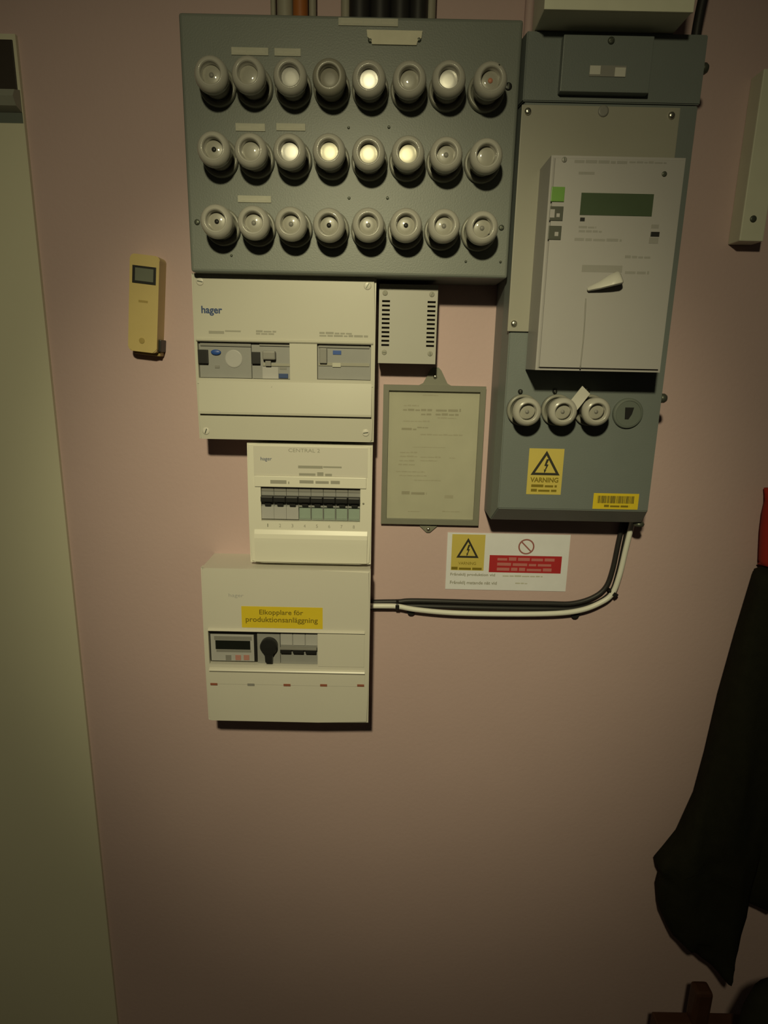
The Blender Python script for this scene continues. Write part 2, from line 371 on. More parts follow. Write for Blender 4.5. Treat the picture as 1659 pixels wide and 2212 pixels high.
look = {'dot': 'porcelain screw fuse with a grey centre dot', 'glass': 'porcelain screw fuse with a dim glass window', 'bright': 'porcelain screw fuse with a shining white window', 'dull': 'dull dark grey screw fuse', 'soft': 'porcelain screw fuse with a greyish white window', 'mid': 'porcelain screw fuse with a white window',
        'red': 'porcelain screw fuse with a reddish glint and chipped rim', 'blackdot': 'porcelain screw fuse with a black centre dot', 'pale': 'porcelain screw fuse with a pale yellowish white window', 'dotglass': 'porcelain screw fuse with a glassy dotted window'}
ordn = ['first', 'second', 'third', 'fourth', 'fifth', 'sixth', 'seventh', 'last']
rown = ['top', 'middle', 'bottom']
for r in range(3):
    for c in range(8):
        kd = kinds[r][c]; mark = None
        if (r, c) == (0, 7): mark = (0.008, 0.013)
        if (r, c) == (2, 7): mark = (0.009, -0.009)
        fuse(X_[c], Z_[r], PAN_D, kd, f'{look[kd]}, {ordn[c]} in the {rown[r]} row', 'screw fuses on the grey green panel', (random.uniform(-.03, .03), random.uniform(-.03, .03)), mark)

# ------------------------------------------------------------------ meter cabinet
cx0 = PR[1] + 0.0015; cx1 = at(1413, 905, 0.06)[0]
ct = at(1320, 70, CAB_D)[1]; cb_out = at(1220, 1122, 0.05)[1]; cb = at(1220, 1101, CAB_D)[1]
zs_ = at(1300, 224, CAB_D)[1]
cab = thing('meter_cabinet', ((cx0+cx1)/2, 0, cb_out), 'tall grey green metal meter cabinet right of the fuse panel', 'cabinet')
def tray(x0, x1, z0, z1, d0, d1, d2, ch, chb):   # body with a chamfered front
    bm = bmesh.new(); L = []
    for d, i, ib in ((d0, 0, 0), (d1, 0, 0), (d2, ch, chb)):
        L.append([bm.verts.new(p) for p in ((x0+i, -d, z0+ib), (x1-i, -d, z0+ib), (x1-i, -d, z1), (x0+i, -d, z1))])
    for a, b in zip(L, L[1:]):
        for q in range(4): bm.faces.new([a[q], a[(q+1) % 4], b[(q+1) % 4], b[q]])
    bm.faces.new(L[0]); bm.faces.new(L[-1])
    bmesh.ops.bevel(bm, geom=list(bm.edges), offset=0.0012, segments=2, affect='EDGES')
    return bm
obj('housing', tray(cx0, cx1, cb_out, zs_, 0.0, 0.06, CAB_D, 0.005, cb-cb_out), 'cabinet_green', cab)
obj('terminal_housing', tray(cx0, cx1, zs_+0.0012, ct, 0.0, 0.07, CAB_D, 0.003, 0.0), 'cabinet_green', cab)
cov_r = (at(1214, 138, CAB_D+0.012)[0], at(1408, 140, CAB_D+0.012)[0], at(1306, 199, CAB_D+0.012)[1], at(1316, 76, CAB_D+0.012)[1])
cov = box('terminal_cover', cov_r, CAB_D, CAB_D+0.012, 'cabinet_green', cab, bev=0.001)
screw(1320, 88, CAB_D+0.012, 0.004, cov, 'dark_metal')
lp = box('name_plate', prect(1273, 142, 1352, 166, CAB_D+0.012), CAB_D+0.012, CAB_D+0.0128, 'mid_grey', cov, label='small plate with two white ends')
for a in ((1274, 142, 1297, 161), (1328, 146, 1351, 166)): box('white_mark', prect(*a, CAB_D+0.0128), CAB_D+0.0128, CAB_D+0.0132, 'smear_white', lp)
pd = CAB_D + 0.004
mp_r = (at(1112, 470, pd)[0], at(1465, 280, pd)[0], at(1115, 716, pd)[1], at(1300, 229, pd)[1])
mp = box('mounting_plate', mp_r, CAB_D, pd, 'plate_grey', cab, bev=0.0008, label='pale grey mounting plate behind the meter')
for px, py in ((1140, 241), (1450, 250), (1110, 699)): screw(px, py, pd, 0.0042, mp, h=0.0032)
bmh = lathe_bm([(0.0065, 0), (0.0065, 0.001), (0.0045, 0.0014), (0, 0.0006)], (at(1303, 240, pd)[0], -pd, at(1303, 240, pd)[1]), 20); obj('rubber_plug', bmh, 'mid_grey', mp, smooth=True)
for px, py in ((1500, 148), (1416, 860)):
    x, z = at(px, py, 0.072)
    bm = lathe_bm([(0, -0.001), (0.0055, 0), (0.0065, 0.002), (0.0065, 0.006), (0.0045, 0.009), (0, 0.0095)], (cx1-0.001, -0.072, z), 20, 'x'); obj('side_screw', bm, 'dark_metal', cab, smooth=True)
x, z = at(1384, 1128, 0.056)
obj('earth_screw', lathe_bm([(0, 0), (0.007, 0.001), (0.008, 0.004), (0.006, 0.008), (0, 0.009)], (x, -0.050, cb_out-0.0085), 18, 'z'), 'dark_metal', cab, smooth=True)
# blanked fuse position
bx_, bz_ = at(1357, 893, CAB_D+0.004)
blank = obj('blanking_disc', lathe_bm([(0, 0), (0.0205, 0), (0.0205, 0.003), (0.0195, 0.0045), (0.017, 0.005), (0.0165, 0.0042), (0, 0.0042)], (bx_, -CAB_D, bz_), 40), 'green_grey_dark', cab, label='dark flat disc over an empty fuse place')
obj('keyhole', poly_bm([(bx_-0.005, bz_+0.008), (bx_+0.007, bz_+0.008), (bx_+0.005, bz_-0.001), (bx_+0.001, bz_-0.008), (bx_-0.004, bz_-0.008)], CAB_D+0.0042, CAB_D+0.0046), 'black_plastic', blank)
for px, lab in ((1141.5, 'left one of three white porcelain fuses under the meter'), (1219, 'middle one of three white porcelain fuses under the meter'), (1292, 'right one of three white porcelain fuses under the meter')):
    x, z = at(px, 890.5, CAB_D+FH-0.002)
    f = fuse(x, z, CAB_D, 'dotglass', lab, 'main fuses under the meter')
    f.scale = (0.94, 0.94, 0.94)
    screw(0, 0, CAB_D, 0.0032, cab, 'black_plastic', 'sealing_screw', 0.004, xz=(x-0.004, z+0.0245))
# stickers on the cabinet
def warn_triangle(cx, top, base, half, depth, parent, m='ink', th=0.14):
    h = top-base; bm = bmesh.new()
    o = [(cx, top), (cx+half, base), (cx-half, base)]; g = (cx, base+h/3)
    s = 1-th*2.1; i = [(g[0]+(x-g[0])*s, g[1]+(z-g[1])*s) for x, z in o]
    for q in range(3):
        j = (q+1) % 3; poly_bm([o[q], o[j], i[j], i[q]], depth, depth+0.00015, bm)
    tri = obj('triangle_mark', bm, m, parent)
    z0 = base + h*0.10; hh_ = h*0.56; u = half*0.30
    bolt = [(0.2, 1.0), (0.75, 0.98), (0.30, 0.62), (0.70, 0.60), (0.12, 0.16), (0.36, 0.22), (-0.14, -0.04), (-0.30, 0.30), (-0.10, 0.2), (0.22, 0.48), (-0.25, 0.5)]
    obj('lightning_mark', poly_bm([(cx+(x-0.1)*u, z0+z_*hh_) for x, z_ in bolt], depth, depth+0.00015), m, parent)
    return tri
yr = (at(1140, 1018, CAB_D)[0], at(1215, 1020, CAB_D)[0], at(1174, 1068, CAB_D)[1], at(1180, 969, CAB_D)[1])
ys = tag(box('warning_sticker', yr, CAB_D, CAB_D+0.0004, 'yellow'), 'upright yellow VARNING sticker with lightning triangle on the cabinet', 'sticker')
sd = CAB_D+0.0004; yw = yr[1]-yr[0]; yh = yr[3]-yr[2]; ycx = (yr[0]+yr[1])/2
warn_triangle(ycx+0.0002, yr[3]-yh*0.045, yr[3]-yh*0.575, yw*0.42, sd, ys)
text('VARNING', (yr[0]+yw*0.09, yr[1]-yw*0.10, yr[2]+yh*0.265, yr[2]+yh*0.375), sd, 'yellow_ink', ys, bold=0.03)
for q, (a, b) in enumerate(((0.16, 0.225), (0.06, 0.125))): print_lines([(yr[0]+yw*0.13, yr[2]+yh*a, yr[1]-yw*0.13, yr[2]+yh*b)], sd, 'yellow_ink', ys, seed=q, px=False)
br = (at(1281, 1083, CAB_D)[0], at(1379, 1083, CAB_D)[0], at(1330, 1100, CAB_D)[1], at(1330, 1066, CAB_D)[1])
bs = tag(box('barcode_sticker', br, CAB_D, CAB_D+0.0004, 'strong_yellow', bev=0.0001, seg=1), 'bright yellow barcode sticker at the cabinet bottom corner', 'sticker')
bm = bmesh.new(); rd = random.Random(3); x = br[0]+0.006
while x < br[1]-0.007:
    wd = rd.choice((0.0004, 0.0006, 0.0010)); quad_box(bm, x, x+wd, -sd-0.00012, -sd, br[2]+0.0085, br[3]-0.0035); x += wd + rd.choice((0.0005, 0.0007, 0.0009))
obj('barcode', bm, 'ink', bs); print_lines([(br[0]+0.016, br[2]+0.003, br[1]-0.012, br[2]+0.0065)], sd, 'yellow_ink', bs, px=False)

# ------------------------------------------------------------------ electricity meter
mr = (at(1175.5, 566, MET_D)[0], at(1456.5, 572, MET_D)[0], at(1291, 802, MET_D)[1], at(1340, 336, MET_D)[1])
met = thing('electricity_meter', ctr(mr, CAB_D), 'light grey electricity meter with green display on the mounting plate', 'meter')
bm = box_bm(mr, pd, MET_D)
bmesh.ops.bevel(bm, geom=[e for e in bm.edges if all(abs(v.co.y+MET_D) < 1e-6 for v in e.verts)], offset=0.004, segments=3, affect='EDGES')
obj('body', bm, 'meter_grey', met)
md = MET_D
def on_meter(name, a, m, h=0.0006, parent=met, bev=0.0): return box(name, prect(*a, md), md, md+h, m, parent, bev=bev)
dsp = box('display', rect((1254, 441), (1410, 443), (1333, 418), (1330, 466), md), md, md+0.0005, 'lcd', met, label='dark green liquid crystal display')
on_meter('button', (1190, 404, 1219, 436), 'button_green', 0.0016, bev=0.0006)['label'] = 'green square button'
b2 = on_meter('button', (1187, 446, 1216, 477), 'button_dark', 0.0012, bev=0.0005); b3 = on_meter('button', (1184, 488, 1212, 518), 'button_dark', 0.0012, bev=0.0005)
box('symbol', prect(1188, 452, 1198, 470, md+0.0012), md+0.0012, md+0.0014, 'meter_grey', b2); box('symbol', prect(1202, 461, 1209, 469, md+0.0012), md+0.0012, md+0.0014, 'meter_grey', b2); box('symbol', prect(1198, 501, 1206, 510, md+0.0012), md+0.0012, md+0.0014, 'meter_grey', b3)
on_meter('indicator', (1253, 470, 1263, 478), 'black_plastic', 0.0004); on_meter('optical_port', (1405, 501, 1424, 511), 'black_plastic', 0.001, bev=0.0003); on_meter('symbol', (1407, 485, 1423, 493), 'meter_print', 0.0003); on_meter('symbol', (1402, 513, 1422, 526), 'meter_print', 0.0003)
print_lines([(1241, 346, 1355, 353), (1250, 368, 1287, 377), (1360, 348, 1440, 353)], md, 'meter_print', met, seed=5)
print_lines([(1250, 488, 1288, 493), (1250, 497, 1300, 502), (1241, 514, 1343, 521)], md, 'meter_print', met, seed=6)
on_meter('grey_print', (1257, 573, 1344, 588), 'meter_print', 0.0002); print_lines([(1350, 552, 1405, 558), (1350, 585, 1402, 592)], md, 'meter_print', met, seed=8)
screw(1435, 376, md, 0.003, met, 'dark_metal', h=0.001); screw(1219, 345, md, 0.003, met, 'mid_grey', h=0.001)
# folded white seal sticking out of the face, with its wire
sx, sz = at(1303, 618, md); bm = bmesh.new()
ang = math.radians(14); ca, sa = math.cos(ang), math.sin(ang)
secs = [(-0.020, 0.003, 0.005, 0.002), (-0.006, 0.006, 0.010, 0.003), (0.006, 0.011, 0.015, 0.003), (0.016, 0.013, 0.017, 0.003), (0.020, 0.009, 0.013, 0.003)]
rings = []
for u, top, dep, bot in secs:
    ring = []
    for vz, vd in ((-bot, 0.0), (-bot*0.9, dep), (0.0, dep*1.05), (top, dep*0.3), (top, 0.0)):
        ring.append(bm.verts.new((sx+u*ca-vz*sa*0.3, -md-vd, sz+u*sa+vz)))
    rings.append(ring)
for a, b in zip(rings, rings[1:]):
    for q in range(5): bm.faces.new([a[q], a[(q+1) % 5], b[(q+1) % 5], b[q]])
bm.faces.new(rings[0]); bm.faces.new(rings[-1][::-1])
bmesh.ops.bevel(bm, geom=list(bm.edges), offset=0.0008, segments=2, affect='EDGES')
seal = obj('seal_tab', bm, 'seal_white', met, smooth=True, label='folded white plastic seal tab')
x0, z0 = at(1265, 645, md); x1, z1 = at(1253, 796, md)
obj('seal_wire', tube_bm(spline([(x0, -md-0.001, z0), ((x0+x1)/2+0.001, -md-0.0008, (z0+z1)/2), (x1, -md-0.0006, z1)]), 0.0008, 8), 'meter_print', seal, smooth=True)
# paper tag between the main fuses
p0 = at(1240, 878, CAB_D+0.035); p1 = at(1272, 843, CAB_D+0.03)
dv = Vector((p1[0]-p0[0], 0, p1[1]-p0[1])); nv = Vector((-dv.z, 0, dv.x)).normalized()*0.0075
bm = bmesh.new(); e = [Vector((p0[0], -CAB_D-0.030, p0[1])), Vector((p1[0], -CAB_D-0.018, p1[1]))]
quadv = [bm.verts.new(v) for v in (e[0]-nv, e[0]+nv, e[1]+nv, e[1]-nv)]; bm.faces.new(quadv)
g = bmesh.ops.extrude_face_region(bm, geom=list(bm.faces)); bmesh.ops.translate(bm, verts=[v for v in g['geom'] if isinstance(v, bmesh.types.BMVert)], vec=(0, -0.0012, 0))
sl = thing('seal_tag', (p0[0], -CAB_D, p0[1]), 'small white seal tag between the middle and right main fuses', 'tag')
obj('tag', bm, 'seal_white', sl)
obj('tag_wire', tube_bm(spline([(p1[0], -CAB_D-0.018, p1[1]), (p1[0]+0.004, -CAB_D-0.010, p1[1]+0.001), (p1[0]+0.009, -CAB_D-0.0005, p1[1]-0.006)]), 0.0007, 8), 'dark_metal', sl, smooth=True)

# white box at the top right, with the black cable beside it
tb_d = 0.135
tr_ = (at(1177, 12, tb_d)[0], at(1499, 12, tb_d)[0], at(1335, 22, tb_d)[1], at(1335, 22, tb_d)[1]+0.22)
tb = thing('junction_box', ctr(tr_, 0), 'white box jutting out above the meter cabinet', 'box')
box('body', tr_, 0.070, tb_d-0.003, 'trunk_white', tb, bev=0.002); box('wall_mount', (tr_[0]+0.05, tr_[1]-0.03, tr_[2]+0.02, tr_[3]-0.01), 0.0, 0.071, 'trunk_white', tb); box('lid', (tr_[0]-0.0005, tr_[1]+0.0005, tr_[2]-0.0005, tr_[3]), tb_d-0.003, tb_d, 'trunk_white', tb, bev=0.0008)
bl = at(1508, 40, 0.05)
tag(obj('cable', tube_bm(spline([(bl[0], -0.05, at(1500, 72, 0.05)[1]-0.012), (bl[0]+0.001, -0.05, bl[1]), (bl[0]+0.008, -0.05, bl[1]+0.08), (bl[0]+0.012, -0.045, bl[1]+0.25)]), 0.006, 12), 'black_rubber', smooth=True), 'black cable running up beside the white box above the cabinet', 'cable')

# white trunking at the right edge
tk_d = 0.03
kr = (at(1597, 520, tk_d)[0], at(1649, 520, tk_d)[0], at(1622, 521, tk_d)[1], at(1655, 148, tk_d)[1])
tk = thing('cable_trunking', ctr(kr, 0), 'white vertical cable trunking at the right edge of the wall', 'trunking')
box('cover', kr, 0.0, tk_d, 'trunk_white', tk, bev=0.0015); screw(1627, 473, tk_d, 0.0045, tk, 'dark_metal', h=0.0015)

# ------------------------------------------------------------------ consumer unit 1 (upper)
B1 = 0.065
def unit(name, r, d, m, label, windows, depth_in=0.012):
    t = thing(name, ctr(r, 0), label, 'distribution board')
    box('back_box', (r[0]+0.001, r[1]-0.001, r[2]+0.001, r[3]-0.001), 0.0, d-depth_in, m, t)
    bm = holes_bm(r, windows, d-depth_in, d)
    out = [e for e in bm.edges if all(abs(v.co.y+d) < 1e-6 for v in e.verts) and (all(abs(v.co.x-r[0]) < 1e-6 for v in e.verts) or all(abs(v.co.x-r[1]) < 1e-6 for v in e.verts) or all(abs(v.co.z-r[2]) < 1e-6 for v in e.verts) or all(abs(v.co.z-r[3]) < 1e-6 for v in e.verts))]
    bmesh.ops.bevel(bm, geom=out, offset=0.003, segments=3, affect='EDGES')
    obj('cover', bm, m, t)
    return t
r1 = (at(421, 768, B1)[0], at(810, 777, B1)[0], at(618, 951.5, B1)[1], at(612, 594, B1)[1])
wL = rect((427, 780), (626, 780), (526, 739), (526, 818), B1); wR = rect((685, 782), (801, 782), (742, 743), (742, 821), B1)
wL = (r1[0]+0.004, wL[1], wL[2], wL[3])
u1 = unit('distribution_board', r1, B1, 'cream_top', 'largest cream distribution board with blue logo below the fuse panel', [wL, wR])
def lip(px0, px1, py, d, m, parent, h=0.0035, out=0.003, name='moulded_lip'):   # a rounded horizontal ridge of the cover
    x0, z = at(px0, py, d); x1 = at(px1, py, d)[0]
    bm = bmesh.new(); pr = [(0, -h), (out*0.6, -h*0.7), (out, 0), (out*0.7, h*0.6), (0, h)]
    a = [bm.verts.new((x0, -d-q, z+t)) for q, t in pr]; b = [bm.verts.new((x1, -d-q, z+t)) for q, t in pr]
    for i in range(len(pr)-1): bm.faces.new([a[i], b[i], b[i+1], a[i+1]])
    bm.faces.new(a[::-1]); bm.faces.new(b); bm.faces.new([a[0], a[-1], b[-1], b[0]])
    return obj(name, bm, m, parent)
lip(424, 806, 734, B1, 'cream_top', u1, 0.0022, 0.0028)
lip(427, 806, 827, B1, 'cream_top', u1, 0.0014, 0.0010)
x0_, z_ = at(430, 899, B1); x1_ = at(806, 899, B1)[0]
# lower flap: a wedge standing proud at its top edge
zt, zb = at(615, 898, B1)[1], at(618, 824, B1)[1]
bm = bmesh.new(); pr = [(0, zb), (0.0012, zb-0.001), (0.0062, zt+0.004), (0.0060, zt+0.001), (0, zt)]
a = [bm.verts.new((r1[0]+0.004, -B1-q, t)) for q, t in pr]; b = [bm.verts.new((r1[1]-0.004, -B1-q, t)) for q, t in pr]
for i in range(len(pr)): bm.faces.new([a[i], b[i], b[(i+1) % 5], a[(i+1) % 5]])
bm.faces.new(a[::-1]); bm.faces.new(b); obj('lower_flap', bm, 'cream_top', u1)
for px, py in ((432, 608), (794, 617.5), (445, 931), (790, 935)): screw(px, py, B1, 0.0052, u1, 'cream_low', h=0.0008)
text('hager', rect((435, 672), (480, 672), (457, 661), (457, 682), B1), B1, 'logo_blue', u1, 'logo', bold=0.028)
print_lines([(451, 713, 484, 721), (486, 713, 520, 717)], B1, 'soft_print', u1, seed=11, cut=False); print_lines([(553, 713, 598, 718), (553, 719, 592, 723)], B1, 'soft_print', u1, seed=12); print_lines([(690, 717, 760, 722), (690, 723, 795, 728)], B1, 'soft_print', u1, seed=13)
screw(587, 836, B1+0.0013, 0.0012, u1, 'soft_print', 'pin', 0.0006)
md1 = B1 - 0.006
def mod(name, a, d0, d1, m, parent, bev=0.0006): return box(name, prect(*a, d1), d0, d1, m, parent, bev=bev)
rcd = box('residual_current_device', (wL[0]+0.0003, at(543, 780, md1)[0], wL[2]+0.0005, wL[3]-0.0005), B1-0.012, md1, 'module_grey', u1, bev=0.0005)
mod('lever', (427, 755, 448, 785), md1, md1+0.006, 'black_plastic', rcd); bt = lathe_bm([(0, 0), (0.0055, 0), (0.0055, 0.002), (0.0045, 0.0028), (0, 0.003)], (0, 0, 0), 20)
for v in bt.verts: v.co = (v.co.x*1.25+at(467, 761, md1)[0], v.co.y-md1, v.co.z*0.68+at(467, 761, md1)[1])
obj('test_button', bt, 'blue', rcd, smooth=True, label='blue oval test button')
mod('indicator', (464, 789, 474, 795), md1, md1+0.001, 'mid_grey', rcd, 0.0002)
x, z = at(505, 775, md1); obj('rating_dial', lathe_bm([(0, 0), (0.012, 0), (0.012, 0.0006), (0.011, 0.001), (0, 0.001)], (x, -md1, z), 28), 'module_light', rcd)
cbk = box('circuit_breaker', (at(544, 780, md1)[0], wL[1]-0.0003, wL[2]+0.0005, wL[3]-0.0005), B1-0.012, md1, 'module_grey', u1, bev=0.0005)
mod('lever', (543, 760, 561, 786), md1, md1+0.006, 'black_plastic', cbk); mod('lever', (566, 758, 594, 777), md1, md1+0.010, 'mid_grey', cbk, 0.002); mod('lever_stem', (573, 777, 585, 791), md1, md1+0.005, 'mid_grey', cbk)
mod('label_cover', (567, 793, 601, 818), md1, md1+0.0008, 'module_light', cbk, 0.0002); mod('indicator', (604, 793, 619, 798), md1, md1+0.0006, 'mid_grey', cbk, 0.0002); mod('blue_tab', (602, 807, 622, 817), md1, md1+0.002, 'logo_blue', cbk)
mod('shoulder', (568, 785, 626, 791), md1, md1+0.0015, 'soft_print', cbk, 0.0003)
for px in (432, 560): mod('shoulder', (px, 741, px+(110 if px == 432 else 66), 748), md1, md1+0.002, 'mid_grey', rcd if px == 432 else cbk, 0.0004)
cb2 = box('circuit_breaker', (wR[0]+0.0003, wR[1]-0.0003, wR[2]+0.0005, wR[3]-0.0005), B1-0.012, md1, 'module_grey', u1, bev=0.0005)
mod('lever', (690, 752, 706, 785), md1, md1+0.006, 'mid_grey', cb2, 0.001); mod('blue_tab', (719, 757, 737, 766), md1, md1+0.001, 'blue', cb2, 0.0003)
mod('shoulder', (688, 784, 798, 791), md1, md1+0.0015, 'soft_print', cb2, 0.0003); mod('shoulder', (688, 745, 798, 752), md1, md1+0.002, 'mid_grey', cb2, 0.0004); mod('indicator', (718, 784, 736, 793), md1, md1+0.002, 'faint_print', cb2, 0.0003)

# ------------------------------------------------------------------ consumer unit 2 (middle, eight breakers)
B2 = 0.060
r2 = (at(536.5, 1086, B2)[0], at(803, 1091, B2)[0], at(671, 1217.5, B2)[1], at(668, 960, B2)[1])
w2 = rect((564, 1090), (778, 1092), (670, 1054), (670, 1127), B2)
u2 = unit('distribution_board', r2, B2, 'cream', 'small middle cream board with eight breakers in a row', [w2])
lt = rect((548, 1000), (794, 1000), (670, 965), (668, 1029), B2); box('label_field', lt, B2, B2+0.0006, 'cream_low', u2, bev=0.0002)
ls = rect((553, 1140), (790, 1140), (670, 1029.5), (670, 1053), B2); box('raised_field', ls, B2, B2+0.0022, 'cream', u2, bev=0.0009)
zl = rect((551, 1180), (793, 1182), (672, 1146), (672, 1214), B2)
bm = bmesh.new(); n = 8; A = []
for i in range(n+1):
    t = i/n; z = zl[3]+(zl[2]-zl[3])*t; dd = 0.0005+0.0042*math.sin(math.pi*min(1, t*3.2)/2)*(1-0.35*t)
    A.append((bm.verts.new((zl[0], -B2-dd, z)), bm.verts.new((zl[1], -B2-dd, z)), bm.verts.new((zl[0], -B2, z)), bm.verts.new((zl[1], -B2, z))))
for a, b in zip(A, A[1:]):
    bm.faces.new([a[0], a[1], b[1], b[0]]); bm.faces.new([a[2], a[0], b[0], b[2]]); bm.faces.new([a[1], a[3], b[3], b[1]])
bm.faces.new([A[0][2], A[0][3], A[0][1], A[0][0]]); bm.faces.new([A[-1][0], A[-1][1], A[-1][3], A[-1][2]])
obj('lower_lid', bm, 'cream', u2, smooth=False, label='glossy curved lower lid')
ld_ = B2+0.0006
text('CENTRAL 2', rect((623, 973), (691, 974), (657, 969), (657, 977), ld_), ld_, 'soft_print', u2)
text('hager', rect((563, 991), (587, 991), (575, 987), (575, 997), ld_), ld_, 'logo_blue', u2, 'logo')
print_lines([(644, 1003, 697, 1012), (698, 1007, 738, 1011)], ld_, 'soft_print', u2, seed=21, cut=False); print_lines([(646, 1020, 717, 1028)], ld_, 'soft_print', u2, seed=22)
print_lines([(584, 1037, 625, 1045), (647, 1036, 735, 1045)], B2+0.0022, 'soft_print', u2, seed=23)
d2 = B2 - 0.006; bw = (w2[1]-w2[0])/8
for i in range(8):
    xa, xb = w2[0]+bw*i, w2[0]+bw*(i+1); H = w2[3]-w2[2]
    b = box('circuit_breaker', (xa+0.0002, xb-0.0002, w2[2]+0.0006, w2[3]-0.0004), B2-0.012, d2, 'module_grey', u2, bev=0.0004)
    box('shoulder', (xa+0.0004, xb-0.0004, w2[2]+H*0.86, w2[3]-0.001), d2, d2+0.001, 'mid_grey', b, bev=0.0002)
    lv = box('lever', (xa+0.0001, xb-0.0001, w2[2]+H*0.575, w2[2]+H*0.745), d2, d2+0.011, 'black_plastic', b, bev=0.0015)
    box('lever_stem', (xa+bw*0.30, xb-bw*0.22, w2[2]+H*0.44, w2[2]+H*0.58), d2, d2+0.006, 'black_plastic', lv, bev=0.0005)
    if i < 3: box('label_cover', (xa+0.0001, xb-0.0001, w2[2]+H*0.05, w2[2]+H*0.42), d2, d2+0.003, 'module_light', b, bev=0.0002)
    else:
        box('label_back', (xa+0.0012, xb-0.0012, w2[2]+H*0.08, w2[2]+H*0.40), d2, d2+0.0008, 'module_light', b)
        gz0, gz1 = w2[2]+H*0.04, w2[2]+H*0.42
        bm = bmesh.new(); pr = [(0.0012, gz0), (0.0042, gz0+0.001), (0.0048, gz0+(gz1-gz0)*0.6), (0.0032, gz1-0.0005), (0.0012, gz1)]
        a = [bm.verts.new((xa+0.0008, -d2-q, t)) for q, t in pr]; c = [bm.verts.new((xb-0.0008, -d2-q, t)) for q, t in pr]
        for q in range(5): bm.faces.new([a[q], c[q], c[(q+1) % 5], a[(q+1) % 5]])
        bm.faces.new(a[::-1]); bm.faces.new(c); obj('clear_cover', bm, 'green_glass', b, label='clear plastic label cover')
    xn = (xa+xb)/2; zn = at(670, 1136, B2)[1]
    text(str(i+1), (xn-0.0014*(0.6 if i == 0 else 1), xn+0.0014*(0.6 if i == 0 else 1), zn-0.0028, zn+0.0022), B2, 'soft_print', u2, 'number')
screw(785, 1088, B2, 0.0016, u2, 'soft_print', h=0.0008)

# ------------------------------------------------------------------ consumer unit 3 (lower)
B3 = 0.075
r3 = (at(441, 1392, B3)[0], at(798, 1397, B3)[0], at(622, 1559.5, B3)[1], at(617, 1230.5, B3)[1])
w3 = rect((451, 1400), (686, 1400), (568, 1365), (568, 1437), B3)
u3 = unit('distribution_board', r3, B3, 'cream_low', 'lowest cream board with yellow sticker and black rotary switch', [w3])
lip(450, 788, 1360, B3, 'cream_low', u3, 0.0022, 0.004); lip(453, 788, 1446, B3, 'cream_low', u3, 0.0032, 0.004)
box('blank_cover', rect((687, 1400), (787, 1402), (737, 1365), (737, 1440), B3), B3, B3+0.0008, 'cream_low', u3, bev=0.0003)
box('lower_field', rect((453, 1470), (788, 1470), (620, 1448), (620, 1480), B3), B3, B3+0.0006, 'cream_low', u3, bev=0.0003)
text('hager', rect((494, 1287), (526, 1287), (510, 1282), (510, 1292), B3), B3, 'module_light', u3, 'logo')
sr = rect((522, 1334), (697, 1336), (610, 1311), (610, 1357), B3)
st = tag(box('sticker', sr, B3, B3+0.0003, 'strong_yellow'), 'yellow text sticker on the lowest cream board', 'sticker')
W_, H_ = sr[1]-sr[0], sr[3]-sr[2]; s3 = B3+0.0003
text('Elkopplare för', (sr[0]+W_*0.22, sr[0]+W_*0.76, sr[2]+H_*0.56, sr[2]+H_*0.86), s3, 'yellow_ink', st, bold=0.012)
text('produktionsanläggning', (sr[0]+W_*0.05, sr[0]+W_*0.94, sr[2]+H_*0.20, sr[2]+H_*0.52), s3, 'yellow_ink', st, bold=0.012)
d3 = B3-0.006
def m3r(a, d=d3): return prect(*a, d)
em = box('energy_module', (w3[0]+0.0002, at(555, 1400, d3)[0], w3[2]+0.003, w3[3]-0.0003), B3-0.012, d3, 'black_plastic', u3, bev=0.0006)
fc = box('face', m3r((456, 1370, 549, 1427)), d3, d3+0.001, 'module_light', em, bev=0.0003)
box('screen', m3r((466, 1383, 541, 1402)), d3+0.001, d3+0.0014, 'lcd_black', fc); box('screen_frame', m3r((463, 1374, 544, 1382)), d3+0.001, d3+0.0013, 'mid_grey', fc); box('keypad', m3r((468, 1403, 543, 1408)), d3+0.001, d3+0.0013, 'mid_grey', fc)
for px, mt in ((494, 'mid_grey'), (515, 'pale_red'), (533, 'pale_red')): box('key', m3r((px-6, 1414, px+6, 1425)), d3+0.001, d3+0.0018, mt, fc, bev=0.0003)
rs = box('rotary_switch', (at(556, 1400, d3)[0], at(605, 1400, d3)[0], w3[2]+0.0003, w3[3]-0.0003), B3-0.012, d3, 'module_grey', u3, bev=0.0004)
x, z = at(580, 1398, d3+0.008); R_ = 0.0132
kb = obj('knob', lathe_bm([(0, 0), (R_, 0), (R_, 0.008), (R_*0.9, 0.010), (0, 0.0105)], (x, -d3, z), 32), 'black_plastic', rs)
zb_ = at(580, 1431, d3+0.008)[1]
obj('pointer', poly_bm([(x-R_*0.72, z-R_*0.6), (x-0.0058, z-R_*1.05), (x-0.0052, zb_+0.0012), (x-0.004, zb_), (x+0.004, zb_), (x+0.0052, zb_+0.0012), (x+0.0058, z-R_*1.05), (x+R_*0.72, z-R_*0.6)], d3+0.001, d3+0.0095), 'black_plastic', kb)
b3_ = box('circuit_breaker', (at(606, 1400, d3)[0], w3[1]-0.0003, w3[2]+0.0003, w3[3]-0.0003), B3-0.012, d3, 'module_grey', u3, bev=0.0004, label='three pole breaker with joined levers')
xa, xb = at(606, 1400, d3)[0], w3[1]; q3 = (xb-xa)/3; H3 = w3[3]-w3[2]
